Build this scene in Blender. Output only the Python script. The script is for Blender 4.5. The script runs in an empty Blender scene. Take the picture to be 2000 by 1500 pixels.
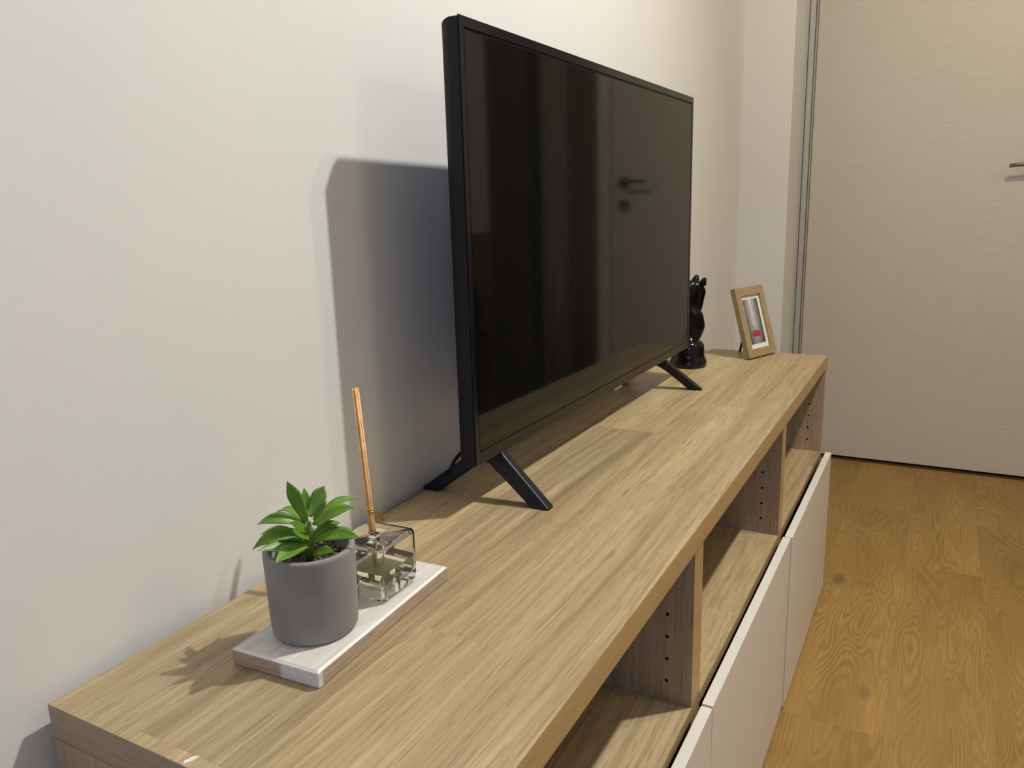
import bpy, bmesh, math, random
from mathutils import Vector, Matrix, noise
random.seed(7)
C = bpy.context.scene.collection
sc = bpy.context.scene
PI = math.pi

# ------------------------------------------------------------------ camera, light, exposure
cam_d = bpy.data.cameras.new('camera')
cam = bpy.data.objects.new('camera', cam_d); C.objects.link(cam); sc.camera = cam
cam_d.sensor_width = 36; cam_d.lens = 27.606; cam_d.clip_start = 0.01
Fw = Vector((0.85448399, 0.47041695, -0.22037468))
Rt = Vector((0.47653271, -0.8787107, -0.02800154))
Up = Vector((0.20681799, 0.08108887, 0.97501329))
cam.matrix_world = Matrix(((Rt.x, Up.x, -Fw.x, -0.32087), (Rt.y, Up.y, -Fw.y, -0.64382),
                           (Rt.z, Up.z, -Fw.z, 1.03924), (0, 0, 0, 1)))
w = bpy.data.worlds.new('world'); sc.world = w; w.use_nodes = True
w.node_tree.nodes['Background'].inputs[0].default_value = (0.5, 0.55, 0.6, 1)
w.node_tree.nodes['Background'].inputs[1].default_value = 0.05
# position, watts, colour, disc diameter, aim direction
BULBS = [((1.18, -1.05, 2.58), 39.0, (0.99, 1.0, 0.955), 0.05, (-0.88, 0.12, -0.74)),
         ((1.36, -1.05, 2.55), 14.5, (1.0, 0.87, 0.62), 0.05, (0.50, 0.00, -0.85))]
# second, warmer lamp deeper in the room
WARM = bpy.data.lights.new('warm_bulb', 'POINT'); WARM.energy = 23.0; WARM.color = (1.0, 0.76, 0.46); WARM.shadow_soft_size = .22
warm = bpy.data.objects.new('warm_bulb_light', WARM); C.objects.link(warm); warm.location = (0.98, -2.55, 2.36)
# dusk light through the window behind the camera
DUSK = bpy.data.lights.new('dusk_window', 'AREA'); DUSK.shape = 'RECTANGLE'; DUSK.size = 1.1; DUSK.size_y = 1.3
DUSK.energy = 7.5; DUSK.color = (0.36, 0.58, 1.0)
dusk = bpy.data.objects.new('dusk_window_light', DUSK); C.objects.link(dusk)
dusk.matrix_world = Matrix.Translation((-1.93, -1.3, 1.5)) @ Matrix.Rotation(-PI/2, 4, 'Y')
sc.view_settings.view_transform = 'Standard'
sc.view_settings.look = 'None'
sc.view_settings.gamma = 1
sc.view_settings.use_curve_mapping = False
sc.view_settings.exposure = 0.0

# ------------------------------------------------------------------ helpers
def new_mat(name):
    m = bpy.data.materials.new(name); m.use_nodes = True
    nt = m.node_tree; b = nt.nodes['Principled BSDF']
    return m, nt, b

class NG:
    """small helper around a node tree"""
    def __init__(s, nt): s.nt = nt
    def n(s, t, **kw):
        o = s.nt.nodes.new(t)
        for k, v in kw.items(): setattr(o, k, v)
        return o
    def l(s, a, b): s.nt.links.new(a, b)
    def val(s, sock, v):
        if hasattr(v, 'is_linked') or hasattr(v, 'links'): s.l(v, sock)
        else: sock.default_value = v
    def math(s, op, a, b=0.0, c=0.0):
        o = s.n('ShaderNodeMath', operation=op)
        s.val(o.inputs[0], a); s.val(o.inputs[1], b)
        if len(o.inputs) > 2: s.val(o.inputs[2], c)
        return o.outputs[0]
    def comb(s, x, y, z):
        o = s.n('ShaderNodeCombineXYZ')
        s.val(o.inputs[0], x); s.val(o.inputs[1], y); s.val(o.inputs[2], z)
        return o.outputs[0]
    def noise(s, vec, scale=1, detail=2, rough=.5, dist=0.0):
        o = s.n('ShaderNodeTexNoise'); s.l(vec, o.inputs['Vector'])
        o.inputs['Scale'].default_value = scale; o.inputs['Detail'].default_value = detail
        o.inputs['Roughness'].default_value = rough; o.inputs['Distortion'].default_value = dist
        return o.outputs[0]
    def white(s, vec):
        o = s.n('ShaderNodeTexWhiteNoise'); s.l(vec, o.inputs['Vector']); return o.outputs[0]
    def rng(s, v, a, b, c, d, smooth=False):
        o = s.n('ShaderNodeMapRange'); s.val(o.inputs[0], v)
        for i, q in enumerate((a, b, c, d)): o.inputs[i + 1].default_value = q
        if smooth: o.interpolation_type = 'SMOOTHSTEP'
        return o.outputs[0]
    def mix(s, f, a, b, bt='MIX'):
        o = s.n('ShaderNodeMix', data_type='RGBA', blend_type=bt)
        s.val(o.inputs[0], f)
        for i, q in ((6, a), (7, b)):
            if hasattr(q, 'links'): s.l(q, o.inputs[i])
            else: o.inputs[i].default_value = (*q, 1)
        return o.outputs[2]
    def bump(s, h, strength, dist, b):
        o = s.n('ShaderNodeBump'); o.inputs['Strength'].default_value = strength
        o.inputs['Distance'].default_value = dist; s.l(h, o.inputs['Height'])
        s.l(o.outputs[0], b.inputs['Normal'])

def plain(name, col, rough=.5, metal=0.0, spec=.5, bump=None, **kw):
    m, nt, b = new_mat(name)
    b.inputs['Base Color'].default_value = (*col, 1)
    b.inputs['Roughness'].default_value = rough
    b.inputs['Metallic'].default_value = metal
    b.inputs['Specular IOR Level'].default_value = spec
    for k, v in kw.items(): b.inputs[k].default_value = v
    g = NG(nt); tc = g.n('ShaderNodeTexCoord').outputs['Object']
    if bump:
        g.bump(g.noise(tc, bump[0], 3, .6), bump[1], bump[2], b)
    else:                                   # faint unevenness of the gloss
        g.l(g.rng(g.noise(tc, 40, 2), 0, 1, max(0, rough - .03), rough + .03), b.inputs['Roughness'])
    return m

def wood(name, axis, light, dark, stave=0.11, length=1.3, rough=.42, vary=.18, fleck=.32, ring=.22, grain=75):
    """axis: 'x', 'y' or 'z' = the direction of the grain"""
    m, nt, b = new_mat(name); g = NG(nt)
    tc = g.n('ShaderNodeTexCoord').outputs['Object']
    sp = g.n('ShaderNodeSeparateXYZ'); g.l(tc, sp.inputs[0])
    X, Y, Z = sp.outputs
    al, a1, a2 = {'x': (X, Y, Z), 'y': (Y, X, Z), 'z': (Z, X, Y)}[axis]
    ac = g.math('ADD', a1, a2)
    idx = g.math('FLOOR', g.math('DIVIDE', ac, stave))
    r1 = g.white(g.comb(idx, 3.1, 0.0))
    seg = g.math('FLOOR', g.math('ADD', g.math('DIVIDE', al, length), g.math('MULTIPLY', r1, 7.0)))
    r2 = g.white(g.comb(idx, seg, 5.0))
    off = g.math('MULTIPLY', r2, 31.0)
    warp = g.math('MULTIPLY', g.math('SUBTRACT', g.noise(g.comb(g.math('MULTIPLY', al, 1.3), g.math('MULTIPLY', ac, 7.0), off), 1, 2), .5), .030)
    acw = g.math('ADD', ac, warp)
    fine = g.noise(g.comb(g.math('MULTIPLY', al, 3.2), g.math('MULTIPLY', acw, grain * 3.2), off), 1, 3, .65)
    mid = g.noise(g.comb(g.math('MULTIPLY', al, 1.1), g.math('MULTIPLY', acw, grain), off), 1, 3, .6)
    broad = g.noise(g.comb(g.math('MULTIPLY', al, .6), g.math('MULTIPLY', acw, 16.0), off), 1, 2, .5)
    # cathedral figure: contour lines of a slow field
    fld = g.noise(g.comb(g.math('MULTIPLY', al, .6), g.math('MULTIPLY', ac, 8.0), off), 1, 1.2, .4)
    rings = g.math('SINE', g.math('MULTIPLY', fld, 130.0))
    rings = g.rng(rings, -1, 1, 0, 1)
    t = g.math('MULTIPLY', fine, .42)
    t = g.math('ADD', t, g.math('MULTIPLY', mid, .36))
    t = g.math('ADD', t, g.math('MULTIPLY', broad, .22))
    t = g.rng(t, .38, .62, 0, 1)
    t = g.math('ADD', g.math('MULTIPLY', t, 1 - ring), g.math('MULTIPLY', rings, ring))
    col = g.mix(t, dark, light)
    tone = g.rng(r2, 0, 1, 1 - vary, 1 + vary * .55)
    tn = g.n('ShaderNodeCombineColor'); 
    for i in range(3): g.l(tone, tn.inputs[i])
    col = g.mix(1.0, col, tn.outputs[0], 'MULTIPLY')
    # pale flecks and dark pores
    fl = g.noise(g.comb(g.math('MULTIPLY', al, 3.5), g.math('MULTIPLY', acw, 110.0), off), 1, 1.5, .5)
    col = g.mix(g.rng(fl, .62, .74, 0, fleck), col, tuple(min(1, c * 1.28) for c in light))
    po = g.noise(g.comb(g.math('MULTIPLY', al, 22.0), g.math('MULTIPLY', acw, 520.0), off), 1, 1, .5)
    col = g.mix(g.rng(po, .56, .70, 0, .55), col, tuple(c * .62 for c in dark))
    g.l(col, b.inputs['Base Color'])
    g.l(g.rng(mid, .3, .7, rough - .06, rough + .08), b.inputs['Roughness'])
    b.inputs['Specular IOR Level'].default_value = .42
    g.bump(g.math('ADD', g.math('MULTIPLY', fine, .5), g.math('MULTIPLY', mid, .5)), .10, .0008, b)
    return m

def mesh_obj(name, bm, mats, parent=None, smooth=False, bevel=None):
    me = bpy.data.meshes.new(name); bm.normal_update(); bm.to_mesh(me); bm.free()
    for m in (mats if isinstance(mats, (list, tuple)) else [mats]): me.materials.append(m)
    o = bpy.data.objects.new(name, me); C.objects.link(o)
    if smooth:
        for p in me.polygons: p.use_smooth = True
    if bevel:
        bv = o.modifiers.new('bevel', 'BEVEL'); bv.width = bevel[0]; bv.segments = bevel[1]
        bv.limit_method = 'ANGLE'; bv.angle_limit = math.radians(35)
        for p in me.polygons: p.use_smooth = True
        wn = o.modifiers.new('wn', 'WEIGHTED_NORMAL'); wn.keep_sharp = True
    if parent:
        o.parent = parent
        o.matrix_parent_inverse = parent_world(parent).inverted()
    return o
def parent_world(o):
    if o.parent is None: return o.matrix_basis.copy()
    return parent_world(o.parent) @ o.matrix_parent_inverse @ o.matrix_basis
def thing(name, label, cat, loc, rz=0, group=None):
    o = bpy.data.objects.new(name, None); C.objects.link(o)
    o.empty_display_size = .05
    o.location = loc; o.rotation_euler = (0, 0, rz)
    o.matrix_basis = Matrix.Translation(loc) @ Matrix.Rotation(rz, 4, 'Z')
    tag(o, label, cat, group); return o
def tag(o, label, cat, group=None):
    o['label'] = label; o['category'] = cat
    if group: o['group'] = group
    return o
def struct(o): o['kind'] = 'structure'; return o

def box(bm, x0, x1, y0, y1, z0, z1, M=None, mi=0):
    x0, x1 = sorted((x0, x1)); y0, y1 = sorted((y0, y1)); z0, z1 = sorted((z0, z1))
    vs = [bm.verts.new(Vector(c)) for c in ((x0,y0,z0),(x1,y0,z0),(x1,y1,z0),(x0,y1,z0),(x0,y0,z1),(x1,y0,z1),(x1,y1,z1),(x0,y1,z1))]
    if M:
        for v in vs: v.co = M @ v.co
    for f in ((0,3,2,1),(4,5,6,7),(0,1,5,4),(1,2,6,5),(2,3,7,6),(3,0,4,7)):
        fc = bm.faces.new([vs[i] for i in f]); fc.material_index = mi
    return vs
def lathe(bm, prof, c, n=64, M=None, mi=0, smooth=True):
    rows = []
    for r, z in prof:
        if r < 1e-6: rows.append([bm.verts.new((c[0], c[1], c[2] + z))])
        else: rows.append([bm.verts.new((c[0] + r*math.cos(2*PI*i/n), c[1] + r*math.sin(2*PI*i/n), c[2] + z)) for i in range(n)])
    for a, b in zip(rows, rows[1:]):
        for i in range(n):
            j = (i+1) % n
            if len(a) == 1 and len(b) == 1: continue
            if len(a) == 1: f = bm.faces.new((a[0], b[j], b[i]))
            elif len(b) == 1: f = bm.faces.new((a[i], a[j], b[0]))
            else: f = bm.faces.new((a[i], a[j], b[j], b[i]))
            f.material_index = mi; f.smooth = smooth
    return rows
def tube(bm, pts, rad, n=12, caps=True, mi=0):
    pts = [Vector(p) for p in pts]; rings = []
    ref = None
    for i, p in enumerate(pts):
        d = (pts[min(i+1, len(pts)-1)] - pts[max(i-1, 0)]).normalized()
        if ref is None: ref = d.orthogonal().normalized()
        ref = (ref - d*ref.dot(d)).normalized(); s = d.cross(ref)
        r = rad[i] if isinstance(rad, (list, tuple)) else rad
        rings.append([bm.verts.new(p + (ref*math.cos(2*PI*k/n) + s*math.sin(2*PI*k/n))*r) for k in range(n)])
    for a, b in zip(rings, rings[1:]):
        for k in range(n):
            f = bm.faces.new((a[k], a[(k+1) % n], b[(k+1) % n], b[k])); f.smooth = True; f.material_index = mi
    if caps:
        f = bm.faces.new(rings[0][::-1]); f.material_index = mi
        f = bm.faces.new(rings[-1]); f.material_index = mi
def rbox_section(w, h, r, n=5):
    pts = []
    for cx, cy, a0 in ((w/2-r, h/2-r, 0), (-w/2+r, h/2-r, PI/2), (-w/2+r, -h/2+r, PI), (w/2-r, -h/2+r, 1.5*PI)):
        for k in range(n+1): pts.append((cx + r*math.cos(a0 + PI/2*k/n), cy + r*math.sin(a0 + PI/2*k/n)))
    return pts

# ------------------------------------------------------------------ materials
def wall_mat(name, col):
    m, nt, b = new_mat(name); g = NG(nt); tc = g.n('ShaderNodeTexCoord').outputs['Object']
    a = g.noise(tc, 3, 3); col2 = tuple(c*.975 for c in col)
    g.l(g.mix(g.rng(a, .35, .65, 0, 1), col, col2), b.inputs['Base Color'])
    b.inputs['Roughness'].default_value = .62; b.inputs['Specular IOR Level'].default_value = .35
    h = g.math('ADD', g.math('MULTIPLY', g.noise(tc, 70, 3, .6), .6), g.math('MULTIPLY', g.noise(tc, 9, 2, .5), 1.6))
    g.bump(h, .22, .0016, b); return m
M_wall = wall_mat('white_wall_paint', (.80, .79, .765))
M_back = wall_mat('grey_blue_wall_paint', (.46, .49, .54))
M_ceil = plain('ceiling_paint', (.62, .63, .65), .8, bump=(60, .1, .001))
OAK_L, OAK_D = (.575, .432, .250), (.350, .247, .132)
M_oak_x = wood('oak_veneer_long', 'x', OAK_L, OAK_D, stave=.105, length=.95, vary=.22)
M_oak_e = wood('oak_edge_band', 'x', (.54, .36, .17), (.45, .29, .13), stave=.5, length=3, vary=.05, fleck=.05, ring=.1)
M_oak_z = wood('oak_veneer_upright', 'z', (.50, .37, .245), (.33, .235, .15), stave=.13, length=3, vary=.10, fleck=.15, ring=.12)  # greyer than the top: shadow on the uprights is put into this colour
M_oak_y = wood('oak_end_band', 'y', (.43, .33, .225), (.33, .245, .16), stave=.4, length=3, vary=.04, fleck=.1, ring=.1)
def floor_mat():
    m, nt, b = new_mat('oak_floorboards'); g = NG(nt)
    tc = g.n('ShaderNodeTexCoord').outputs['Object']
    sp = g.n('ShaderNodeSeparateXYZ'); g.l(tc, sp.inputs[0]); X, Y, Z = sp.outputs
    W, Ln = .193, 1.28
    v = g.math('DIVIDE', g.math('ADD', Y, .035), W); idx = g.math('FLOOR', v)
    r1 = g.white(g.comb(idx, 1.7, 0.0))
    u = g.math('ADD', g.math('DIVIDE', X, Ln), g.math('MULTIPLY', r1, 5.0)); seg = g.math('FLOOR', u)
    r2 = g.white(g.comb(idx, seg, 2.0)); off = g.math('MULTIPLY', r2, 47.0)
    fld = g.noise(g.comb(g.math('MULTIPLY', X, 1.15), g.math('MULTIPLY', Y, 6.5), off), 1, 2.4, .46, .35)
    rings = g.rng(g.math('SINE', g.math('MULTIPLY', fld, 300.0)), -1, 1, 0, 1)
    vis = g.noise(g.comb(g.math('MULTIPLY', X, 3.0), g.math('MULTIPLY', Y, 6.0), g.math('ADD', off, 9.0)), 1, 2)
    amp = g.rng(vis, .35, .6, .25, .85)
    fine = g.noise(g.comb(g.math('MULTIPLY', X, 9.0), g.math('MULTIPLY', Y, 260.0), off), 1, 3, .6)
    broad = g.noise(g.comb(g.math('MULTIPLY', X, 2.2), g.math('MULTIPLY', Y, 11.0), off), 1, 2, .5)
    col = g.mix(g.rng(broad, .3, .7, 0, 1), (.290, .165, .042), (.375, .225, .062))
    col = g.mix(g.math('MULTIPLY', g.math('MULTIPLY', rings, amp), .62), col, (.52, .335, .105))
    col = g.mix(g.rng(fine, .35, .62, .32, 0), col, (.245, .125, .035))
    # knots
    vo = g.n('ShaderNodeTexVoronoi'); g.l(g.comb(g.math('MULTIPLY', X, 2.3), g.math('MULTIPLY', Y, 4.6), 0.0), vo.inputs['Vector'])
    vo.inputs['Scale'].default_value = 1
    col = g.mix(g.rng(vo.outputs['Distance'], .035, .11, .75, 0, True), col, (.17, .085, .035))
    tone = g.rng(r2, 0, 1, .90, 1.08); tn = g.n('ShaderNodeCombineColor')
    for i in range(3): g.l(tone, tn.inputs[i])
    col = g.mix(1.0, col, tn.outputs[0], 'MULTIPLY')
    fv = g.math('ABSOLUTE', g.math('SUBTRACT', g.math('FRACT', v), .5)); fu = g.math('ABSOLUTE', g.math('SUBTRACT', g.math('FRACT', u), .5))
    seam = g.math('MAXIMUM', g.rng(fv, .4955, .499, 0, 1), g.rng(fu, .4990, .4997, 0, 1))
    col = g.mix(g.math('MULTIPLY', seam, .25), col, (.14, .07, .02))
    g.l(col, b.inputs['Base Color'])
    b.inputs['Roughness'].default_value = .44; b.inputs['Specular IOR Level'].default_value = .4
    g.bump(g.math('SUBTRACT', g.math('MULTIPLY', rings, .5), seam), .15, .0008, b)
    return m
M_floor = floor_mat()
def door_mat():
    m, nt, b = new_mat('white_ribbed_door_laminate'); g = NG(nt)
    tc = g.n('ShaderNodeTexCoord').outputs['Object']
    mp = g.n('ShaderNodeMapping'); g.l(tc, mp.inputs[0]); mp.inputs['Scale'].default_value = (1, 11, 110)
    a = g.noise(mp.outputs[0], 1, 3, .55, .3)
    g.l(g.mix(g.rng(a, .35, .65, 0, 1), (.675, .635, .56), (.705, .665, .588)), b.inputs['Base Color'])
    b.inputs['Roughness'].default_value = .5
    g.bump(a, .45, .0012, b); return m
M_door = door_mat()
M_cream = plain('white_satin_lacquer', (.80, .755, .69), .38)
M_black = plain('black_satin_plastic', (.005, .0065, .0105), .42, spec=.22)
M_leg = plain('dark_graphite_plastic', (.0055, .0075, .013), .34, spec=.34)
M_bezel = plain('bezel_plastic', (.009, .009, .009), .15, spec=.28)
M_groove = plain('groove_black', (.002, .002, .002), .8, spec=.1)
M_screen = plain('black_screen_glass', (.0045, .0045, .0045), .045, spec=.28)
for n in M_screen.node_tree.nodes:
    if n.type == 'MAP_RANGE': n.inputs[3].default_value = .045; n.inputs[4].default_value = .06
M_alu = plain('brushed_aluminium', (.55, .55, .51), .4, metal=.3)
M_dark = plain('dark_gap', (.02, .015, .01), .8)
M_steel = plain('satin_steel', (.20, .18, .16), .35, metal=.6)

# ------------------------------------------------------------------ the room
DX = 2.99       # plane of the door
SX = 2.53       # end of the long wall
def sbox(name, *a, mat=None, **k):
    bm = bmesh.new(); box(bm, *a); return struct(mesh_obj(name, bm, mat, **k))
sbox('floor', -2.0, 3.3, -3.4, .1, -.05, 0, mat=M_floor)
sbox('ceiling', -2.0, 3.3, -3.4, .1, 2.7, 2.75, mat=M_ceil)
sbox('wall_left', -2.0, SX, 0, .1, 0, 2.7, mat=M_wall)
bm = bmesh.new()
box(bm, SX, DX + .10, -.161, .1, 0, 2.7)
mesh = struct(mesh_obj('wall_left_return', bm, M_wall)); mesh.name = 'wall_corner'
bm = bmesh.new()
box(bm, DX, DX + .1, -3.4, -1.045, 0, 2.7)
box(bm, DX, DX + .1, -1.045, -.161, 2.07, 2.7)
struct(mesh_obj('wall_far', bm, M_wall))
sbox('wall_right', -2.0, 3.3, -3.5, -3.4, 0, 2.7, mat=M_back)
sbox('wall_near', -2.1, -2.0, -3.4, .1, 0, 2.7, mat=M_back)
sbox('wall_behind_door', DX + .1, DX + .16, -1.2, .1, 0, 2.7, mat=M_dark).name = 'wall_dark_backing'  # near-black sheet added behind the door, stands for the shade in its gap
# window behind the camera
win = bpy.data.objects.new('window_1', None)
bm = bmesh.new()
for y0, y1, z0, z1 in ((-1.95, -1.88, .8, 2.2), (-.72, -.65, .8, 2.2), (-1.95, -.65, .8, .87), (-1.95, -.65, 2.13, 2.2), (-1.325, -1.275, .87, 2.13)):
    box(bm, -2.0, -1.97, y0, y1, z0, z1)
bpy.data.objects.remove(win)
win = struct(mesh_obj('window_1', bm, M_cream))
bm = bmesh.new(); box(bm, -1.998, -1.99, -1.88, -.72, .87, 2.13)
mesh_obj('window_pane', bm, plain('dusk_pane', (.05, .07, .11), .1, **{'Emission Color': (.3, .5, 1, 1), 'Emission Strength': .5}), win)
# door leaf
bm = bmesh.new(); box(bm, DX, DX + .04, -.99, -.165, .013, 2.05)
door = struct(mesh_obj('door_1', bm, M_door))
bm = bmesh.new()
M = Matrix.Translation((DX, -.93, 1.129)) @ Matrix.Rotation(-PI/2, 4, 'Y')
rows = lathe(bm, [(0, 0), (.026, 0), (.026, .006), (.024, .008), (.011, .008), (.0105, .034)], (0, 0, 0), 40)
bmesh.ops.transform(bm, matrix=M, verts=bm.verts)
tube(bm, [(DX - .034, -.93, 1.129), (DX - .046, -.926, 1.129), (DX - .05, -.912, 1.1295), (DX - .05, -.87, 1.131), (DX - .05, -.84, 1.130), (DX - .05, -.815, 1.1275)], [.0105, .0105, .009, .0075, .0068, .0065], 14)
mesh_obj('door_handle', bm, M_steel, door)
bm = bmesh.new(); lathe(bm, [(0, 0), (.026, 0), (.026, .006), (.024, .008), (.012, .008), (.011, .006), (0, .006)], (0, 0, 0), 40)
box(bm, -.004, .004, -.0015, .0015, .0055, .0066)
bmesh.ops.transform(bm, matrix=Matrix.Translation((DX, -.93, 1.03)) @ Matrix.Rotation(-PI/2, 4, 'Y'), verts=bm.verts)
mesh_obj('lock_rose', bm, M_steel, door)
# slim aluminium jamb profile at the hinge side
bm = bmesh.new()
box(bm, 2.742, 2.775, -.194, -.160, 0, 2.7)
box(bm, 2.7405, 2.742, -.1722, -.1695, 0, 2.7, mi=1)
box(bm, 2.7405, 2.742, -.1935, -.1905, 0, 2.7, mi=1)
struct(mesh_obj('trim_1', bm, [M_alu, plain('profile_groove', (.10, .09, .07), .5)]))
bm = bmesh.new(); box(bm, DX - .015, DX, -1.045, -.992, 0, 2.09)
struct(mesh_obj('trim_2', bm, M_cream))
bm = bmesh.new(); box(bm, DX - .01, DX + .04, -.99, -.165, 0, .004)
struct(mesh_obj('trim_3', bm, plain('threshold_strip', (.09, .045, .018), .5)))

# ceiling lamp above the bench (out of frame) that holds the two bulbs
lamp = thing('ceiling_lamp', 'white ceiling lamp with two bulb heads above the wooden bench', 'lamp', (1.27, -1.05, 2.7))
bm = bmesh.new(); box(bm, 1.05, 1.50, -1.07, -1.03, 2.675, 2.7); mesh_obj('lamp_base', bm, M_cream, lamp, bevel=(.004, 2))
for (p, wt, col, r, aim) in BULBS:
    q = Vector(aim).normalized().to_track_quat('-Z', 'Y').to_matrix().to_4x4()
    HM = Matrix.Translation(p) @ q
    bm = bmesh.new()
    lathe(bm, [(.030, -.002), (.033, .0), (.034, .045), (.028, .058), (0, .060)], (0, 0, 0), 40)      # spot head, open below
    lathe(bm, [(0, .012), (.030, .010), (.030, -.002)], (0, 0, 0), 40)
    bmesh.ops.transform(bm, matrix=HM, verts=bm.verts)
    top_p = HM @ Vector((0, 0, .055)); tube(bm, [top_p, (top_p.x*.3 + p[0]*.7, -1.05, 2.66), (p[0], -1.05, 2.68)], .006, 12)
    mesh_obj('spot_head', bm, M_cream, lamp)
    L = bpy.data.lights.new('bulb', 'AREA'); L.shape = 'DISK'; L.size = r; L.energy = wt; L.color = col
    lo = bpy.data.objects.new('bulb_light', L); C.objects.link(lo)
    lo.matrix_world = Matrix.Translation(Vector(p) + Vector(aim).normalized()*.004) @ q

pend = thing('pendant_lamp', 'small round pendant lamp hanging from the ceiling over the bed side of the room', 'lamp', (0.98, -2.55, 2.7))
bm = bmesh.new(); tube(bm, [(.98, -2.55, 2.70), (.98, -2.55, 2.50)], .004, 10); mesh_obj('cord', bm, M_black, pend)
bm = bmesh.new(); lathe(bm, [(.02, 2.50), (.08, 2.49), (.24, 2.42), (.241, 2.417), (.08, 2.487), (.02, 2.497)], (.98, -2.55, 0), 40); mesh_obj('lamp_shade', bm, M_cream, pend)

# ------------------------------------------------------------------ TV bench
HT = .644; YB, YF = -.014, -.402
bench = thing('tv_bench', 'long oak effect media bench with open shelves above white doors against the wall', 'bench', (.9, -.208, 0))
def part(name, bx, mat, bevel=(.0008, 2), parent=bench):
    bm = bmesh.new(); box(bm, *bx); return mesh_obj(name, bm, mat, parent, bevel=bevel)
bm = bmesh.new(); box(bm, 0, 1.8, YF, YB, HT - .032, HT)
for f in bm.faces:
    if f.calc_center_median().y < YF + .001: f.material_index = 1
    if f.calc_center_median().x < .001: f.material_index = 2
top = mesh_obj('top_panel', bm, [M_oak_x, M_oak_e, M_oak_y], bench, bevel=(.0010, 2))
ZT = HT - .032
bm = bmesh.new()
ch = [(.0275, -.2415), (.034, -.2440), (.0365, -.2480), (.030, -.2470), (.0245, -.2438)]
vs = [bm.verts.new((0.0067 + (x - .030), -0.1806 + (y + .2447), HT + .0002)) for x, y in ch]; vb = [bm.verts.new((v.co.x, v.co.y, HT - .0003)) for v in vs]
bm.faces.new(vs); bm.faces.new(vb[::-1])
for i in range(5): bm.faces.new((vs[i], vb[i], vb[(i+1) % 5], vs[(i+1) % 5]))
bmesh.ops.recalc_face_normals(bm, faces=bm.faces)
mesh_obj('worn_spot', bm, plain('bare_white_chip', (.78, .76, .68), .5), top)
def upright(name, x0, x1, faces):
    bm = bmesh.new(); box(bm, x0, x1, YF + .0015, YB, .0, ZT)
    bm.faces.ensure_lookup_table()
    for f in bm.faces:
        if f.calc_center_median().y < YF + .003: f.material_index = 1
    for x, sgn in faces:                      # shelf-pin holes in two rows, flat dark discs for the shade inside
        for yy in (-.3665, -.060):
            for k in range(4):
                z = .5185 - .032*k
                prev = None
                c = bm.verts.new((x + sgn*.00025, yy, z)); ring = [bm.verts.new((x + sgn*.00025, yy + .0024*math.cos(a*PI/8), z + .0024*math.sin(a*PI/8))) for a in range(16)]
                for i in range(16):
                    f = bm.faces.new((c, ring[i], ring[(i+1) % 16]) if sgn > 0 else (c, ring[(i+1) % 16], ring[i])); f.material_index = 2
    return mesh_obj(name, bm, [M_oak_z, M_oak_e, M_groove], bench)
upright('side_panel', 0, .018, [(.018, 1)])
upright('side_panel', 1.78, 1.80, [(1.78, -1)])
upright('divider', .583, .6225, [(.583, -1), (.6225, 1)])
upright('divider', 1.190, 1.2285, [(1.190, -1), (1.2285, 1)])
for a, b in ((.018, .583), (.6225, 1.190), (1.2285, 1.78)):
    bm = bmesh.new(); box(bm, a, b, YF + .001, YB - .01, .374, .392)
    mesh_obj('shelf', bm, M_oak_x, bench, bevel=(.0006, 2))
    part('bottom_panel', (a, b, YF + .01, YB - .01, .02, .038), M_oak_x)
    part('back_panel', (a, b, YB - .01, YB - .004, .02, ZT), M_oak_z, None)
for (a, b, dy, dz) in ((.002, .6015, 0, 0), (.6045, 1.2005, 0, .001), (1.2030, 1.7985, -.0025, .001)):
    bm = bmesh.new(); box(bm, a, b, -.4235 + dy, -.4085 + dy, .010, .3865 + dz)
    mesh_obj('door_panel', bm, M_cream, bench, bevel=(.0010, 2))

# ------------------------------------------------------------------ television
TC = Vector((.5056, -.1322, 0)); TH = -.0119; TW = .9248; TZ0, TZ1 = .7123, 1.2553
TM = Matrix.Translation(TC) @ Matrix.Rotation(TH, 4, 'Z')
tv = thing('television', 'flat black television standing on two splayed feet on the oak bench', 'television',
           tuple(TM @ Vector((TW/2, .0, HT))), TH)
def tvbox(name, mats, bx, bevel=None, parent=tv):
    bm = bmesh.new(); box(bm, *bx, M=TM); return mesh_obj(name, bm, mats, parent, bevel=bevel)
# casing: thin shell with a rounded side, thicker electronics hump low on the back
bm = bmesh.new()
prof = [(0.0, .0005), (.0, .014), (.0012, .020), (.004, .026), (.010, .029), (.03, .030)]   # inset, depth
def rect(ins, y): 
    return [bm.verts.new(TM @ Vector(c)) for c in ((ins, y, TZ0 + ins), (TW - ins, y, TZ0 + ins), (TW - ins, y, TZ1 - ins), (ins, y, TZ1 - ins))]
rs = [rect(i, y) for i, y in prof]
for a, b in zip(rs, rs[1:]):
    for k in range(4): bm.faces.new((a[k], a[(k+1) % 4], b[(k+1) % 4], b[k]))
bm.faces.new(rs[0]); bm.faces.new(rs[-1][::-1])
mesh_obj('casing', bm, M_black, tv, bevel=(.0012, 2))
bm = bmesh.new()
vs = box(bm, .12, TW - .12, .028, .056, TZ0 + .02, TZ0 + .33, M=TM)
mesh_obj('back_cover', bm, M_black, tv, bevel=(.014, 3))
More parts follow.
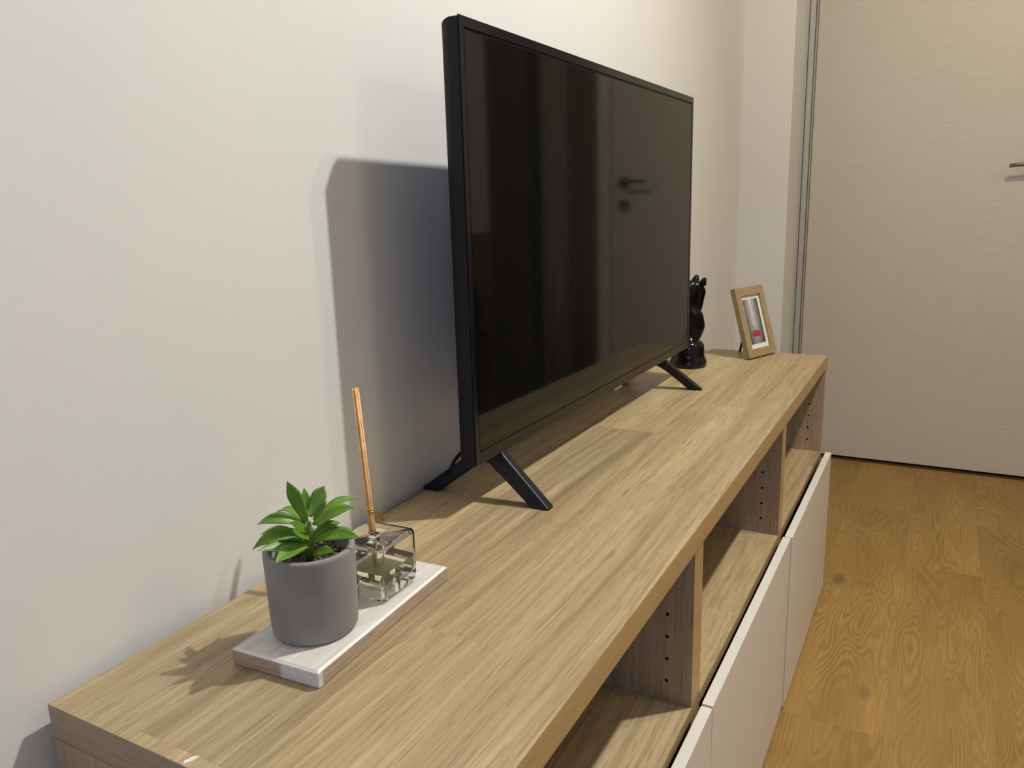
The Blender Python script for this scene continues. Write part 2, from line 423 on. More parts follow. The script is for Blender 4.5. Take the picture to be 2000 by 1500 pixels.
# bezel frame, open in the middle
bm = bmesh.new(); BW, BT, BB = .0085, .011, .0155
box(bm, 0.0, TW, -.0012, .001, TZ1 - BT, TZ1, M=TM); box(bm, 0.0, TW, -.0012, .001, TZ0, TZ0 + BB, M=TM)
box(bm, 0.0, BW, -.0012, .001, TZ0 + BB, TZ1 - BT, M=TM); box(bm, TW - BW, TW, -.0012, .001, TZ0 + BB, TZ1 - BT, M=TM)
mesh_obj('bezel', bm, M_bezel, tv)
tvbox('screen_gap', M_groove, (BW, TW - BW, .0006, .0012, TZ0 + BB, TZ1 - BT))
tvbox('screen', M_screen, (BW + .0016, TW - BW - .0028, -.0008, .0009, TZ0 + BB + .0012, TZ1 - BT - .0034))
# logo plate under the lower edge
tvbox('logo_plate', plain('silver_logo_plate', (.40, .37, .32), .3, metal=.6), (.476, .512, -.0014, .003, TZ0 - .0040, TZ0 - .0002), (.0008, 2))
def stand(x_foot, lean, sgn):
    """V-shaped foot: profile in the y-z plane, leaning outward"""
    P = [(-.212, .0), (-.2085, .0035), (-.137, .064), (-.130, .0755), (-.095, .0755), (-.086, .062), (-.009, .0045), (-.006, .0),
         (-.034, .0), (-.090, .042), (-.102, .0505), (-.114, .0515), (-.126, .046), (-.136, .0395), (-.183, .0)]
    n = len(P); bm = bmesh.new(); rows = []
    for t in (-.5, .5):
        row = []
        for (y, z) in P:
            wd = .0175 - .002*(z/.075)
            x = x_foot + lean*(z/.075) + t*wd
            if t*sgn > 0 and -.14 < y < -.095 and z > .03 and z < .05: x += sgn*.006   # fairing toward the set's edge
            row.append(bm.verts.new((x, y, HT + z)))
        rows.append(row)
    # triangulated caps via strips
    pairs = [(0, 14), (1, 14), (2, 13), (3, 12), (4, 9), (5, 9), (6, 8), (7, 8)]
    def cap(r, flip):
        fs = [(0, 1, 14), (1, 2, 13, 14), (2, 3, 12, 13), (3, 11, 12), (3, 4, 10, 11), (4, 5, 9, 10), (5, 6, 8, 9), (6, 7, 8)]
        for f in fs:
            q = [r[i] for i in f]; bm.faces.new(q[::-1] if flip else q)
    cap(rows[0], True); cap(rows[1], False)
    for i in range(n):
        j = (i+1) % n
        bm.faces.new((rows[0][i], rows[0][j], rows[1][j], rows[1][i]))
    bmesh.ops.recalc_face_normals(bm, faces=bm.faces)
    return mesh_obj('stand_leg', bm, M_leg, tv, bevel=(.0032, 3))
stand(.565, .014, -1)
stand(1.311, -.026, 1)
bm = bmesh.new()
tube(bm, [(.585, -.085, .745), (.590, -.070, .722), (.585, -.062, .702), (.572, -.056, .690), (.562, -.05, .672), (.566, -.035, .655), (.60, -.024, .6475), (.66, -.0185, .6475), (.74, -.0175, .6475)], .0026, 10)
mesh_obj('power_cable', bm, M_black, tv)

# ------------------------------------------------------------------ tray
def tray():
    ang = math.radians(3.0)
    c = Vector((.1175, -.2074, HT))
    M = Matrix.Translation(c) @ Matrix.Rotation(ang, 4, 'Z')
    L_, W_, T_ = .2165, .0965, .0165
    m, nt, b = new_mat('whitewashed_wood'); g = NG(nt)
    tc = g.n('ShaderNodeTexCoord').outputs['Object']; sp = g.n('ShaderNodeSeparateXYZ'); g.l(tc, sp.inputs[0]); X, Y, Z = sp.outputs
    gr = g.noise(g.comb(g.math('MULTIPLY', X, 14.0), g.math('MULTIPLY', Y, 190.0), 0.0), 1, 3, .6)
    g.l(g.mix(g.rng(gr, .35, .68, 0, 1), (.66, .59, .53), (.80, .765, .72)), b.inputs['Base Color'])
    b.inputs['Roughness'].default_value = .55; g.bump(gr, .2, .0006, b)
    m2, nt, b = new_mat('worn_washed_edge'); g = NG(nt)
    tc = g.n('ShaderNodeTexCoord').outputs['Object']; sp = g.n('ShaderNodeSeparateXYZ'); g.l(tc, sp.inputs[0]); X, Y, Z = sp.outputs
    gr = g.noise(g.comb(g.math('MULTIPLY', X, 30.0), g.math('MULTIPLY', Y, 30.0), g.math('MULTIPLY', Z, 260.0)), 1, 3, .6)
    pt = g.noise(tc, 420, 3, .7)
    col = g.mix(g.rng(gr, .3, .7, 0, 1), (.36, .255, .175), (.52, .40, .30))
    # the patch of white paint left on the short end
    py = g.math('MULTIPLY', g.rng(Y, -.168, -.164, 1, 0), g.rng(X, .1225, .1235, 1, 0))
    wear = g.math('MULTIPLY', py, g.rng(pt, .28, .46, 0, 1))
    col = g.mix(wear, col, (.72, .70, .70))
    rim = g.math('MULTIPLY', g.rng(pt, .52, .66, 0, .8), g.rng(Z, HT + .004, HT + .016, 0, .7))
    col = g.mix(rim, col, (.70, .64, .58))
    g.l(col, b.inputs['Base Color']); b.inputs['Roughness'].default_value = .6
    m3 = plain('worn_white_arris', (.86, .84, .81), .5)
    bm = bmesh.new()
    def ring(i, z): return [bm.verts.new(M @ Vector(q)) for q in ((i, i, z), (L_ - i, i, z), (L_ - i, W_ - i, z), (i, W_ - i, z))]
    a, b_, c_, d = ring(.0008, 0), ring(0, .001), ring(0, T_ - .0022), ring(.0022, T_)
    for p, q, mi in ((a, b_, 1), (b_, c_, 1), (c_, d, 2)):
        for k in range(4):
            f = bm.faces.new((p[k], p[(k+1) % 4], q[(k+1) % 4], q[k])); f.material_index = mi
    bm.faces.new(d); f = bm.faces.new(a[::-1]); f.material_index = 1
    o = mesh_obj('display_board', bm, [m, m2, m3])
    tag(o, 'whitewashed rectangular wooden board under the grey pot and diffuser', 'tray')
tray()
ZB = HT + .0165

# ------------------------------------------------------------------ potted succulent
PC = (.1745, -.154)
pot = thing('potted_succulent', 'small green artificial succulent in a round grey concrete pot', 'plant', (PC[0], PC[1], ZB))
def concrete():
    m, nt, b = new_mat('grey_concrete'); g = NG(nt); tc = g.n('ShaderNodeTexCoord').outputs['Object']
    a = g.noise(tc, 28, 4, .6); s = g.noise(tc, 90, 3, .6)
    col = g.mix(g.rng(a, .35, .65, 0, 1), (.250, .240, .230), (.295, .283, .265))
    col = g.mix(g.rng(s, .66, .78, 0, .5), col, (.36, .34, .31))
    g.l(col, b.inputs['Base Color']); b.inputs['Roughness'].default_value = .7; b.inputs['Specular IOR Level'].default_value = .3
    g.bump(s, .15, .0006, b); return m
bm = bmesh.new()
lathe(bm, [(0, 0), (.034, 0), (.0375, .0012), (.0392, .0045), (.0398, .012), (.0414, .078), (.0412, .0805), (.0402, .0815), (.0365, .0815), (.0355, .0805), (.0350, .060), (0, .060)], (PC[0], PC[1], ZB), 96)
mesh_obj('pot', bm, concrete(), pot)
bm = bmesh.new()
lathe(bm, [(0, .067), (.02, .068), (.0352, .0665)], (PC[0], PC[1], ZB), 48)
for i in range(150):
    a = random.uniform(0, 2*PI); r = .034*math.sqrt(random.random()); s = random.uniform(.0014, .0028)
    mm = Matrix.Translation((PC[0] + r*math.cos(a), PC[1] + r*math.sin(a), ZB + .0685 + random.uniform(-.001, .0025))) @ Matrix.Rotation(random.uniform(0, 3), 4, 'X') @ Matrix.Diagonal((s, s*.8, s*.7, 1))
    k = len(bm.faces)
    bmesh.ops.create_icosphere(bm, subdivisions=1, radius=1, matrix=mm)
    bm.faces.ensure_lookup_table()
    mi = random.choice((0, 0, 1, 2))
    for f in bm.faces[k:]: f.material_index = mi; f.smooth = True
o = mesh_obj('gravel', bm, [plain('dark_gravel', (.06, .048, .035), .6), plain('tan_gravel', (.42, .34, .24), .6), plain('brown_gravel', (.17, .11, .07), .6)], pot)
o['kind'] = 'stuff'
def leaf_mat():
    m, nt, b = new_mat('succulent_leaf'); g = NG(nt); uv = g.n('ShaderNodeUVMap').outputs[0]
    sp = g.n('ShaderNodeSeparateXYZ'); g.l(uv, sp.inputs[0])
    tc = g.n('ShaderNodeTexCoord').outputs['Object']; a = g.noise(tc, 60, 2)
    col = g.mix(g.rng(a, .3, .7, 0, 1), (.075, .190, .014), (.140, .285, .022))
    col = g.mix(g.rng(sp.outputs[0], 0, .55, .60, 0), col, (.23, .37, .03))
    edge = g.rng(sp.outputs[1], .78, 1, 0, .5)
    col = g.mix(edge, col, (.035, .09, .020))
    col = g.mix(g.rng(sp.outputs[0], .93, 1, 0, .7), col, (.09, .055, .03))
    g.l(col, b.inputs['Base Color']); b.inputs['Roughness'].default_value = .42
    b.inputs['Subsurface Weight'].default_value = .12; b.inputs['Subsurface Radius'].default_value = (.004, .006, .002)
    b.inputs['Subsurface Scale'].default_value = .5
    return m
M_leaf = leaf_mat()
CAMP = Vector((-0.32087, -0.64382, 1.03924))
def leaf(base, tip, width, arch, facing, wide=.5, cup=.25):
    """midrib arcs from base to tip; facing = direction the upper surface looks to"""
    base, tip = Vector(base), Vector(tip); d = tip - base
    fac = Vector(facing); fac = (fac - d.normalized()*fac.dot(d.normalized())).normalized()
    ctrl = base + d*.5 + Vector((0, 0, arch))
    N = 26; bm = bmesh.new(); uvl = bm.loops.layers.uv.new('UVMap')
    rows = []
    for i in range(N + 1):
        t = i/N
        p = base*(1-t)**2 + ctrl*2*t*(1-t) + tip*t*t
        tg = (ctrl - base)*(1-t) + (tip - ctrl)*t; tg.normalize()
        up = (fac - tg*fac.dot(tg)).normalized(); sd = tg.cross(up)
        # outline: narrow foot, widest past the middle, pointed tip
        wv = width*.5*(.34 + .66*math.sin(min(1, t/wide)*PI/2)) if t < wide else width*.5*(1 - ((t - wide)/(1 - wide))**1.75)**1.15
        if 0 < i < N and i % 2 == 1 and t > .25: wv *= 1.045     # fine saw-tooth edge
        wv = max(wv, .0003)
        row = []
        for k, u in enumerate((-1, -.55, 0, .55, 1)):
            row.append((bm.verts.new(p + sd*wv*u + up*(wv*cup*u*u)), t, abs(u)))
        th = .0011*math.sin(PI*min(1, t*1.05 + .06))**.5 if t < .97 else .0003
        row2 = []
        for k, u in enumerate((.55, 0, -.55)):
            row2.append((bm.verts.new(p + sd*wv*u*1.0 + up*(wv*cup*u*u - max(.0002, th)*(1.3 - .5*abs(u)))), t, abs(u)))
        rows.append(row + row2)
    for a, b in zip(rows, rows[1:]):
        n = len(a)
        for k in range(n):
            q = (a[k], a[(k+1) % n], b[(k+1) % n], b[k])
            f = bm.faces.new([v[0] for v in q]); f.smooth = True
            for lp, v in zip(f.loops, q): lp[uvl].uv = (v[1], v[2])
    for r in (rows[0], rows[-1]):
        try:
            f = bm.faces.new([v[0] for v in r])
        except ValueError: pass
    bmesh.ops.recalc_face_normals(bm, faces=bm.faces)
    return mesh_obj('leaf', bm, M_leaf, pot)
LEAVES = [
    ((0.1744, -0.1539, 0.765), (0.1647, -0.144, 0.8056), 0.0135, 0.002, (-0.62, -0.62, 0.3), 0.62, 0.15),
    ((0.1773, -0.1547, 0.769), (0.1944, -0.1599, 0.7936), 0.015, 0.001, (-0.62, -0.66, 0.3), 0.68, 0.15),
    ((0.1777, -0.1594, 0.766), (0.181, -0.1748, 0.7867), 0.01, 0.0, (-0.55, -0.3, 0.8), 0.5, 0.3),
    ((0.1817, -0.157, 0.76), (0.2231, -0.1747, 0.7729), 0.0125, 0.016, (-0.2, -0.15, 0.95), 0.55, 0.35),
    ((0.1799, -0.1605, 0.76), (0.2015, -0.1884, 0.7747), 0.014, 0.009, (-0.45, -0.25, 0.85), 0.52, 0.25),
    ((0.1818, -0.1549, 0.759), (0.217, -0.1543, 0.7546), 0.012, 0.01, (-0.2, -0.3, 0.9), 0.6, 0.25),
    ((0.1756, -0.1477, 0.765), (0.1806, -0.1104, 0.7633), 0.012, 0.014, (-0.1, -0.15, 0.95), 0.6, 0.3),
    ((0.1726, -0.1532, 0.762), (0.141, -0.1272, 0.7701), 0.0145, 0.012, (-0.45, -0.35, 0.85), 0.5, 0.25),
    ((0.1723, -0.156, 0.757), (0.1502, -0.1579, 0.7744), 0.0125, -0.001, (-0.35, -0.55, 0.75), 0.5, 0.25),
    ((0.1722, -0.1538, 0.748), (0.1334, -0.1266, 0.7492), 0.017, 0.019, (-0.45, -0.4, 0.8), 0.5, 0.2),
    ((0.1704, -0.1551, 0.745), (0.1266, -0.1411, 0.7539), 0.015, 0.003, (-0.4, -0.45, 0.75), 0.5, 0.2),
    ((0.1686, -0.1576, 0.744), (0.122, -0.165, 0.7487), 0.0175, 0.008, (-0.45, -0.42, 0.8), 0.58, 0.2),
    ((0.1717, -0.1576, 0.75), (0.1442, -0.1661, 0.77), 0.014, 0.003, (-0.5, -0.5, 0.6), 0.66, 0.2),
    ((0.1754, -0.1591, 0.746), (0.1922, -0.2003, 0.7505), 0.0165, 0.011, (-0.5, -0.3, 0.8), 0.55, 0.2),
    ((0.1804, -0.1546, 0.7472), (0.214, -0.1584, 0.75), 0.013, 0.007, (-0.4, -0.3, 0.8), 0.58, 0.2),
    ((0.1729, -0.1588, 0.7349), (0.1671, -0.1892, 0.745), 0.012, 0.004, (-0.5, -0.35, 0.75), 0.55, 0.2),
    ((0.176, -0.15, 0.75), (0.2, -0.118, 0.756), 0.014, 0.01, (-0.1, -0.2, 0.95), 0.55, 0.2),
    ((0.17, -0.15, 0.748), (0.156, -0.113, 0.752), 0.015, 0.012, (-0.2, -0.2, 0.9), 0.55, 0.2),
    ((0.1765, -0.156, 0.77), (0.185, -0.144, 0.793), 0.01, 0.001, (-0.5, -0.5, 0.5), 0.5, 0.2),
]
for a in LEAVES: leaf(a[0], a[1], a[2]*.88, *a[3:])
bm = bmesh.new()
tube(bm, [(PC[0], PC[1], ZB + .064), (PC[0], PC[1], ZB + .082), (PC[0] + .0015, PC[1] - .001, ZB + .094), (PC[0] + .002, PC[1] - .001, ZB + .104)], [.0046, .0042, .0036, .0018], 14)
mesh_obj('stem', bm, plain('stem_green', (.09, .19, .03), .5), pot)

# ------------------------------------------------------------------ reed diffuser
BC = (.2625, -.158); BH = .030
dif = thing('reed_diffuser', 'square clear glass fragrance bottle holding orange reeds and pale oil', 'diffuser', (BC[0], BC[1], ZB))
def glass(name, col, ior=1.47, rough=0.0):
    m, nt, b = new_mat(name); b.inputs['Base Color'].default_value = (*col, 1); b.inputs['Roughness'].default_value = rough
    b.inputs['Transmission Weight'].default_value = 1; b.inputs['IOR'].default_value = ior; return m
def rsq_ring(bm, h, r, z, n=8, rot=.03):
    out = []
    for cx, cy, a0 in ((1, 1, 0), (-1, 1, PI/2), (-1, -1, PI), (1, -1, 1.5*PI)):
        for k in range(n + 1):
            a = a0 + PI/2*k/n
            x, y = cx*(h - r) + r*math.cos(a), cy*(h - r) + r*math.sin(a)
            out.append(bm.verts.new((BC[0] + x*math.cos(rot) - y*math.sin(rot), BC[1] + x*math.sin(rot) + y*math.cos(rot), z)))
    return out
def loft(bm, rings, cap0=True, cap1=True, flip=False):
    for a, b in zip(rings, rings[1:]):
        n = len(a)
        for k in range(n):
            q = (a[k], a[(k+1) % n], b[(k+1) % n], b[k]); f = bm.faces.new(q[::-1] if flip else q); f.smooth = True
    if cap0: bm.faces.new(rings[0] if flip else rings[0][::-1])
    if cap1: bm.faces.new(rings[-1][::-1] if flip else rings[-1])
z0 = ZB + .0003
bm = bmesh.new()
n = 8
outer = [(.0245, .006, 0), (.0270, .006, .0008), (.0288, .005, .003), (.0298, .0042, .008), (.0300, .004, .02), (.0300, .004, .052), (.0297, .004, .0555), (.0285, .004, .0575), (.0265, .004, .0583)]
rings = [rsq_ring(bm, h, r, z0 + z) for h, r, z in outer]
m4 = len(rings[0])
def circ(bm, r, z):
    # circle with the same vertex count and angular order as the rounded square
    out = []
    for i in range(m4):
        q = rings[0][i].co; a = math.atan2(q.y - BC[1], q.x - BC[0])
        out.append(bm.verts.new((BC[0] + r*math.cos(a), BC[1] + r*math.sin(a), z)))
    return out
neck = [circ(bm, .0066, z0 + .0583), circ(bm, .0060, z0 + .0586), circ(bm, .0055, z0 + .0580), circ(bm, .0054, z0 + .0552)]
inner = [rsq_ring(bm, .0250, .006, z0 + .0550), rsq_ring(bm, .0276, .0045, z0 + .0530), rsq_ring(bm, .0280, .0040, z0 + .020), rsq_ring(bm, .0268, .006, z0 + .0135), rsq_ring(bm, .021, .009, z0 + .0110)]
loft(bm, rings + neck + inner, True, True)
bmesh.ops.recalc_face_normals(bm, faces=bm.faces)
bo = mesh_obj('bottle', bm, glass('clear_glass', (.995, 1, .99), 1.42), dif)
bo.data.set_sharp_from_angle(angle=math.radians(28))
bm = bmesh.new()
liq = [rsq_ring(bm, .0212, .009, z0 + .0107), rsq_ring(bm, .0270, .006, z0 + .0133), rsq_ring(bm, .02825, .0042, z0 + .020), rsq_ring(bm, .02825, .0042, z0 + .0300)]
loft(bm, liq); bmesh.ops.recalc_face_normals(bm, faces=bm.faces)
lo_ = mesh_obj('fragrance_oil', bm, glass('pale_yellow_oil', (.955, .975, .74), 1.36), dif)
lo_.data.set_sharp_from_angle(angle=math.radians(28))
b0 = Vector((.2590, -.1620, z0 + .0145)); t0 = Vector((.3159, -.1018, .8535))
axis = (t0 - b0).normalized(); pr = axis.orthogonal().normalized(); ps = axis.cross(pr)
M_reed = wood('orange_reed', 'z', (.92, .56, .27), (.80, .43, .17), stave=.01, length=2, vary=.1, fleck=.3, ring=.0, grain=200)
offs = [(0, 0, 0), (1, 0, -.002), (.5, .87, .001), (-.5, .87, -.003), (-1, 0, .001), (-.5, -.87, -.002), (.5, -.87, .0015)]
for i, (a, b, dz) in enumerate(offs):
    q = (pr*a + ps*b)*.0026
    bm = bmesh.new(); tube(bm, [b0 + q*.85, b0.lerp(t0, .5) + q, t0 + q*1.12 + axis*dz], .00125, 12)
    mesh_obj('reed', bm, M_reed, dif)
M_gold = plain('gold_twist_tie', (.72, .50, .06), .25, metal=.85)
bm = bmesh.new(); tc_ = b0.lerp(t0, .335)
for s in (-.0012, .0012):
    pts = [tc_ + axis*s + (pr*math.cos(k*PI/12) + ps*math.sin(k*PI/12))*.0046 for k in range(25)]
    tube(bm, pts, .0007, 8)
for k, (dv, ln) in enumerate((((.35, -.55, -.75), .0145), ((.25, -.6, -.95), .0125))):
    d = Vector(dv).normalized(); st = tc_ + Vector((.002, -.004, 0)); sd = d.cross(Vector((1, .3, 0))).normalized()*.0015
    v = [bm.verts.new(q) for q in (st - sd*.5, st + sd*.5, st + d*ln + sd, st + d*ln - sd)]
    v2 = [bm.verts.new(x.co + Vector((.0003, .0003, 0))) for x in v]
    bm.faces.new(v); bm.faces.new(v2[::-1])
    for i in range(4): bm.faces.new((v[i], v2[i], v2[(i+1) % 4], v[(i+1) % 4]))
bmesh.ops.recalc_face_normals(bm, faces=bm.faces)
mesh_obj('twist_tie', bm, M_gold, dif)

# ------------------------------------------------------------------ chess knight
KC = Vector((1.552, -.110, HT))
kn = thing('knight_figurine', 'glossy black chess knight sculpture behind the television corner', 'figurine', tuple(KC))
M_carved = plain('carved_black_gloss', (.004, .0035, .003), .24, spec=.22)
M_gloss = plain('glossy_black_ceramic', (.004, .004, .004), .06, spec=.45)
for n_ in M_gloss.node_tree.nodes:
    if n_.type == 'MAP_RANGE': n_.inputs[3].default_value = .05; n_.inputs[4].default_value = .09
bm = bmesh.new()
lathe(bm, [(0, 0), (.041, 0), (.0442, .003), (.0450, .009), (.0440, .016), (.0405, .022), (.0388, .030), (.0385, .046), (.0375, .054), (.033, .061), (.025, .0655), (.0215, .068), (.0205, .072), (.0, .074)], tuple(KC), 72)
mesh_obj('base', bm, M_gloss, kn)
ur = Vector((.48, -.877, 0)).normalized()          # figurine's forward direction, seen in profile
uw = Vector((ur.y, -ur.x, 0))
KM = Matrix.Translation(KC) @ Matrix((( ur.x, uw.x, 0, 0), (ur.y, uw.y, 0, 0), (0, 0, 1, 0), (0, 0, 0, 1)))
def blob_chain(bm, ch, wy, sub=6):
    for (a, b) in zip(ch, ch[1:]):
        for i in range(sub):
            t = i/sub; u, z, r = [a[k]*(1-t) + b[k]*t for k in range(3)]
            bmesh.ops.create_icosphere(bm, subdivisions=3, radius=1, matrix=KM @ Matrix.Translation((u, 0, z)) @ Matrix.Diagonal((r, r*wy, r, 1)))
bm = bmesh.new()
blob_chain(bm, [(0, .074, .021), (.004, .084, .029), (.0055, .100, .0335), (.001, .116, .0345), (-.009, .133, .030), (-.013, .152, .027), (-.009, .170, .029), (-.003, .182, .026), (.005, .190, .021)], .74)
blob_chain(bm, [(.006, .189, .020), (.016, .188, .0195), (.0235, .181, .0158), (.0228, .166, .0128), (.0225, .150, .0105), (.0220, .1405, .0085)], .78)
def cone(bm, p, q, r0):
    p, q = KM @ Vector(p), KM @ Vector(q)
    tube(bm, [p, p.lerp(q, .5), q], [r0, r0*.85, r0*.35], 12)
cone(bm, (.028, .008, .199), (.0345, .010, .2165), .0090)
cone(bm, (.013, -.010, .200), (.0205, -.012, .2215), .0105)
for i in range(9):                                   # mane crest down the back of the neck
    t = i/8; a = 1.05 + t*1.9
    u, z = -.009 + .034*math.cos(a + .35), .158 + .046*math.sin(a + .35) - t*.02
    bmesh.ops.create_icosphere(bm, subdivisions=2, radius=1, matrix=KM @ Matrix.Translation((u, 0, z)) @ Matrix.Diagonal((.009, .0045, .008, 1)))
ho = mesh_obj('horse_head', bm, M_carved, kn, smooth=True)
rm = ho.modifiers.new('remesh', 'REMESH'); rm.mode = 'VOXEL'; rm.voxel_size = .0011; rm.use_smooth_shade = True
sm = ho.modifiers.new('smooth', 'SMOOTH'); sm.iterations = 4; sm.factor = .5
for sy in (1, -1):                                   # eyes
    bm = bmesh.new()
    bmesh.ops.create_icosphere(bm, subdivisions=3, radius=1, matrix=KM @ Matrix.Translation((.0235, sy*.0128, .186)) @ Matrix.Diagonal((.0032, .0018, .0024, 1)))
    mesh_obj('eye', bm, M_gloss, kn, smooth=True)

# ------------------------------------------------------------------ photo frame
FX, FY, FP, FWd, FH, FA = 1.670, -.2345, -.3425, .130, .1808, .2896
u_ = Vector((math.cos(FP), math.sin(FP), 0)); n_f = Vector((math.sin(FP), -math.cos(FP), 0))
up_ = Vector((0, 0, math.cos(FA))) - n_f*math.sin(FA); nn_ = u_.cross(up_).normalized()   # nn_ points to the viewer
if nn_.dot(n_f) < 0: nn_ = -nn_
FT = .0135
org = Vector((FX, FY, HT + FT*math.sin(FA) + .0002))
FM = Matrix(((u_.x, -nn_.x, up_.x, org.x), (u_.y, -nn_.y, up_.y, org.y), (u_.z, -nn_.z, up_.z, org.z), (0, 0, 0, 1)))
frame = thing('photo_frame', 'small light wooden picture frame leaning back near the far corner of the bench', 'picture frame', (FX + .06, FY, HT))
M_fr = wood('frame_oak', 'z', (.47, .345, .185), (.33, .235, .115), stave=.2, length=2, vary=.05, fleck=.15, ring=.1, grain=120)
M_frx = wood('frame_oak_cross', 'x', (.47, .345, .185), (.33, .235, .115), stave=.2, length=2, vary=.05, fleck=.15, ring=.1, grain=120)
bm = bmesh.new(); BWf = .021
def mitre(bm, p, mi):
    f = [bm.verts.new(FM @ Vector((x, 0, z))) for x, z in p]; bk = [bm.verts.new(FM @ Vector((x, FT, z))) for x, z in p]
    fs = [bm.faces.new(f), bm.faces.new(bk[::-1])] + [bm.faces.new((f[i], bk[i], bk[(i+1) % 4], f[(i+1) % 4])) for i in range(4)]
    for q in fs: q.material_index = mi
W_, H_ = FWd, FH
mitre(bm, [(0, 0), (W_, 0), (W_ - BWf, BWf), (BWf, BWf)], 1)
mitre(bm, [(0, H_), (BWf, H_ - BWf), (W_ - BWf, H_ - BWf), (W_, H_)], 1)
mitre(bm, [(0, 0), (BWf, BWf), (BWf, H_ - BWf), (0, H_)], 0)
mitre(bm, [(W_, 0), (W_, H_), (W_ - BWf, H_ - BWf), (W_ - BWf, BWf)], 0)
bmesh.ops.recalc_face_normals(bm, faces=bm.faces)
mesh_obj('frame_moulding', bm, [M_fr, M_frx], frame)
bm = bmesh.new(); box(bm, BWf - .002, W_ - BWf + .002, .006, .0075, BWf - .002, H_ - BWf + .002, M=FM)
mesh_obj('mount', bm, plain('white_mount', (.83, .81, .77), .8), frame)
def photo_mat(x0, x1, z0, z1):
    m, nt, b = new_mat('grey_street_photo_with_red_umbrella'); g = NG(nt); uv = g.n('ShaderNodeUVMap').outputs[0]
    sp = g.n('ShaderNodeSeparateXYZ'); g.l(uv, sp.inputs[0]); U, V, _ = sp.outputs
    ns = g.noise(uv, 9, 5, .7); fine = g.noise(g.comb(g.math('MULTIPLY', U, 26.0), g.math('MULTIPLY', V, 7.0), 0.0), 1, 4, .7)
    cx = g.math('ABSOLUTE', g.math('SUBTRACT', U, .47))
    bright = g.math('ADD', g.rng(cx, .03, .46, .52, .10), g.math('MULTIPLY', g.math('SUBTRACT', fine, .5), .75))
    bright = g.math('MULTIPLY', bright, g.rng(V, .0, .45, .55, 1.05))
    streak = g.rng(cx, .03, .09, .35, 0); streak = g.math('MULTIPLY', streak, g.rng(V, .55, .8, 0, 1))
    bright = g.math('ADD', bright, g.math('MULTIPLY', streak, g.rng(fine, .4, .6, 0, .8)))
    cc = g.n('ShaderNodeCombineColor'); g.l(bright, cc.inputs[0]); g.l(g.math('MULTIPLY', bright, .97), cc.inputs[1]); g.l(g.math('MULTIPLY', bright, .96), cc.inputs[2])
    # the red umbrella
    dx = g.math('DIVIDE', g.math('SUBTRACT', U, .47), .30); dy = g.math('DIVIDE', g.math('SUBTRACT', V, .215), .095)
    rr = g.math('ADD', g.math('POWER', dx, 2.0), g.math('POWER', dy, 2.0)); rr = g.math('ADD', rr, g.math('MULTIPLY', g.math('SUBTRACT', ns, .5), .5))
    red = g.math('MULTIPLY', g.rng(rr, .85, 1.05, 1, 0), g.rng(V, .150, .165, 0, 1))
    col = g.mix(red, cc.outputs[0], (.42, .045, .045))
    g.l(col, b.inputs['Base Color']); b.inputs['Roughness'].default_value = .35; return m
bm = bmesh.new(); uvl = bm.loops.layers.uv.new('UVMap'); I = .0315
q = [(I, I + .001), (W_ - I, I + .001), (W_ - I, H_ - I), (I, H_ - I)]
vs = [bm.verts.new(FM @ Vector((x, .0056, z))) for x, z in q]; vb = [bm.verts.new(FM @ Vector((x, .006, z))) for x, z in q]
f = bm.faces.new(vs)
for lp, c in zip(f.loops, ((0, 0), (1, 0), (1, 1), (0, 1))): lp[uvl].uv = c
bm.faces.new(vb[::-1])
for i in range(4): bm.faces.new((vs[i], vb[i], vb[(i+1) % 4], vs[(i+1) % 4]))
mesh_obj('photograph', bm, photo_mat(0, 0, 0, 0), frame)
bm = bmesh.new(); box(bm, .004, W_ - .004, 0.009, .0120, .004, H_ - .004, M=FM); mesh_obj('backing_board', bm, plain('dark_backing_board', (.035, .028, .022), .8), frame)
bm = bmesh.new()
a = FM @ Vector((W_*.42, FT - .001, H_*.60)); foot = Vector((1.768, -.186, HT + .0015))
d = (foot - a); sd = u_*.0035; th = n_f*.0012
vs = [bm.verts.new(p) for p in (a - sd, a + sd, foot + sd*1.2, foot - sd*1.2)]; vb = [bm.verts.new(v.co + th*2) for v in vs]
bm.faces.new(vs); bm.faces.new(vb[::-1])
for i in range(4): bm.faces.new((vs[i], vb[i], vb[(i+1) % 4], vs[(i+1) % 4]))
bmesh.ops.recalc_face_normals(bm, faces=bm.faces)
mesh_obj('easel_leg', bm, plain('black_easel_board', (.02, .016, .013), .7), frame)

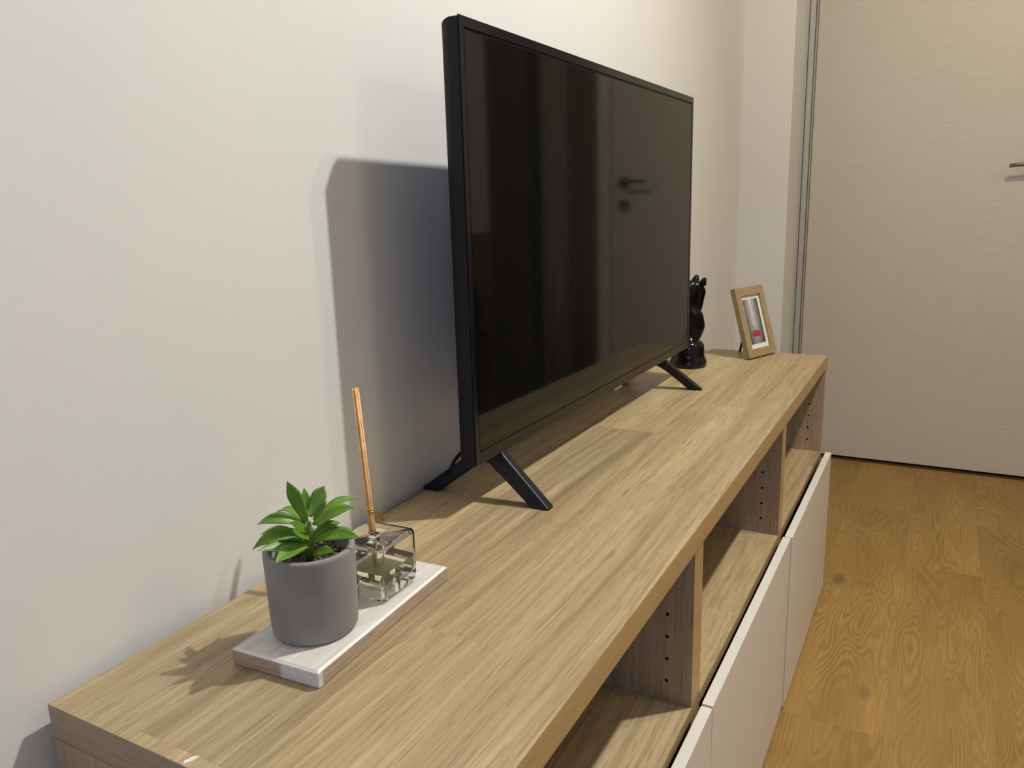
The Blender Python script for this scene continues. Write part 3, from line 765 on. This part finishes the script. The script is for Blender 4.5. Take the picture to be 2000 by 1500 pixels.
# ------------------------------------------------------------------ the rest of the room, seen only as reflections in the screen
wr = thing('wardrobe', 'tall dark brown wardrobe beyond the door, seen reflected in the television', 'wardrobe', (2.70, -1.62, 0))
wr.name = 'wardrobe'; wr.location = (2.93, -1.43, 0); wr.matrix_basis = Matrix.Translation((2.93, -1.43, 0))
M_dkwood = wood('dark_walnut_panel', 'z', (.105, .085, .055), (.065, .050, .032), stave=.4, length=3, vary=.05, fleck=.05, ring=.2)
bm = bmesh.new(); box(bm, 2.88, DX - .001, -1.545, -1.33, .06, 2.30); mesh_obj('wardrobe_body', bm, M_dkwood, wr, bevel=(.002, 2))
bm = bmesh.new(); box(bm, 2.862, 2.879, -1.543, -1.332, .065, 2.295); mesh_obj('wardrobe_door', bm, M_dkwood, wr, bevel=(.001, 2))
bm = bmesh.new(); box(bm, 2.89, DX - .001, -1.54, -1.335, 0, .06); mesh_obj('plinth', bm, M_dark, wr)
def curtain(y0, y1, col, label):
    bm = bmesh.new(); N = 60; rows = []
    for z in (.02, .8, 1.6, 2.38):
        rows.append([bm.verts.new((DX - .035 + .016*math.sin(i/N*2*PI*2.2 + .4*z), y0 + (y1 - y0)*i/N, z)) for i in range(N + 1)])
    for a, b in zip(rows, rows[1:]):
        for i in range(N):
            f = bm.faces.new((a[i], a[i+1], b[i+1], b[i])); f.smooth = True
    o = mesh_obj('curtain', bm, plain('curtain_cloth', col, .9, spec=.1))
    sd = o.modifiers.new('thick', 'SOLIDIFY'); sd.thickness = .002
    tag(o, label, 'curtain')
curtain(-1.055, -1.185, (.20, .165, .12), 'brown curtain added to darken the screen reflection beside the white door casing')  # dark cloth added in front of the wall to dim its reflection
curtain(-1.195, -1.315, (.40, .38, .33), 'pale grey hanging curtain right beside the dark wardrobe')
bed = thing('bed', 'bed with a brown wooden headboard and black cover beside the dark wardrobe', 'bed', (2.2, -2.3, 0))
M_hb = wood('brown_headboard', 'y', (.34, .19, .09), (.24, .13, .06), stave=.3, length=3, vary=.05, fleck=.05, ring=.2)
bm = bmesh.new(); box(bm, 2.94, DX - .001, -3.1, -1.56, .0, .92); mesh_obj('headboard', bm, M_hb, bed, bevel=(.004, 2))
bm = bmesh.new(); box(bm, 1.1, 2.94, -3.05, -1.72, .0, .20); mesh_obj('bed_base', bm, plain('rust_bed_base', (.16, .05, .025), .8), bed, bevel=(.01, 2))
bm = bmesh.new(); box(bm, 1.1, 2.935, -3.05, -1.60, .20, .46); mesh_obj('mattress', bm, plain('black_bed_cover', (.012, .012, .013), .9, spec=.1), bed, bevel=(.04, 4))
for y in (-1.95, -2.65):
    bm = bmesh.new(); box(bm, 2.72, 2.93, y - .32, y + .32, .47, .69); mesh_obj('pillow', bm, plain('black_pillow_cloth', (.012, .012, .013), .9, spec=.1), bed, bevel=(.07, 5))
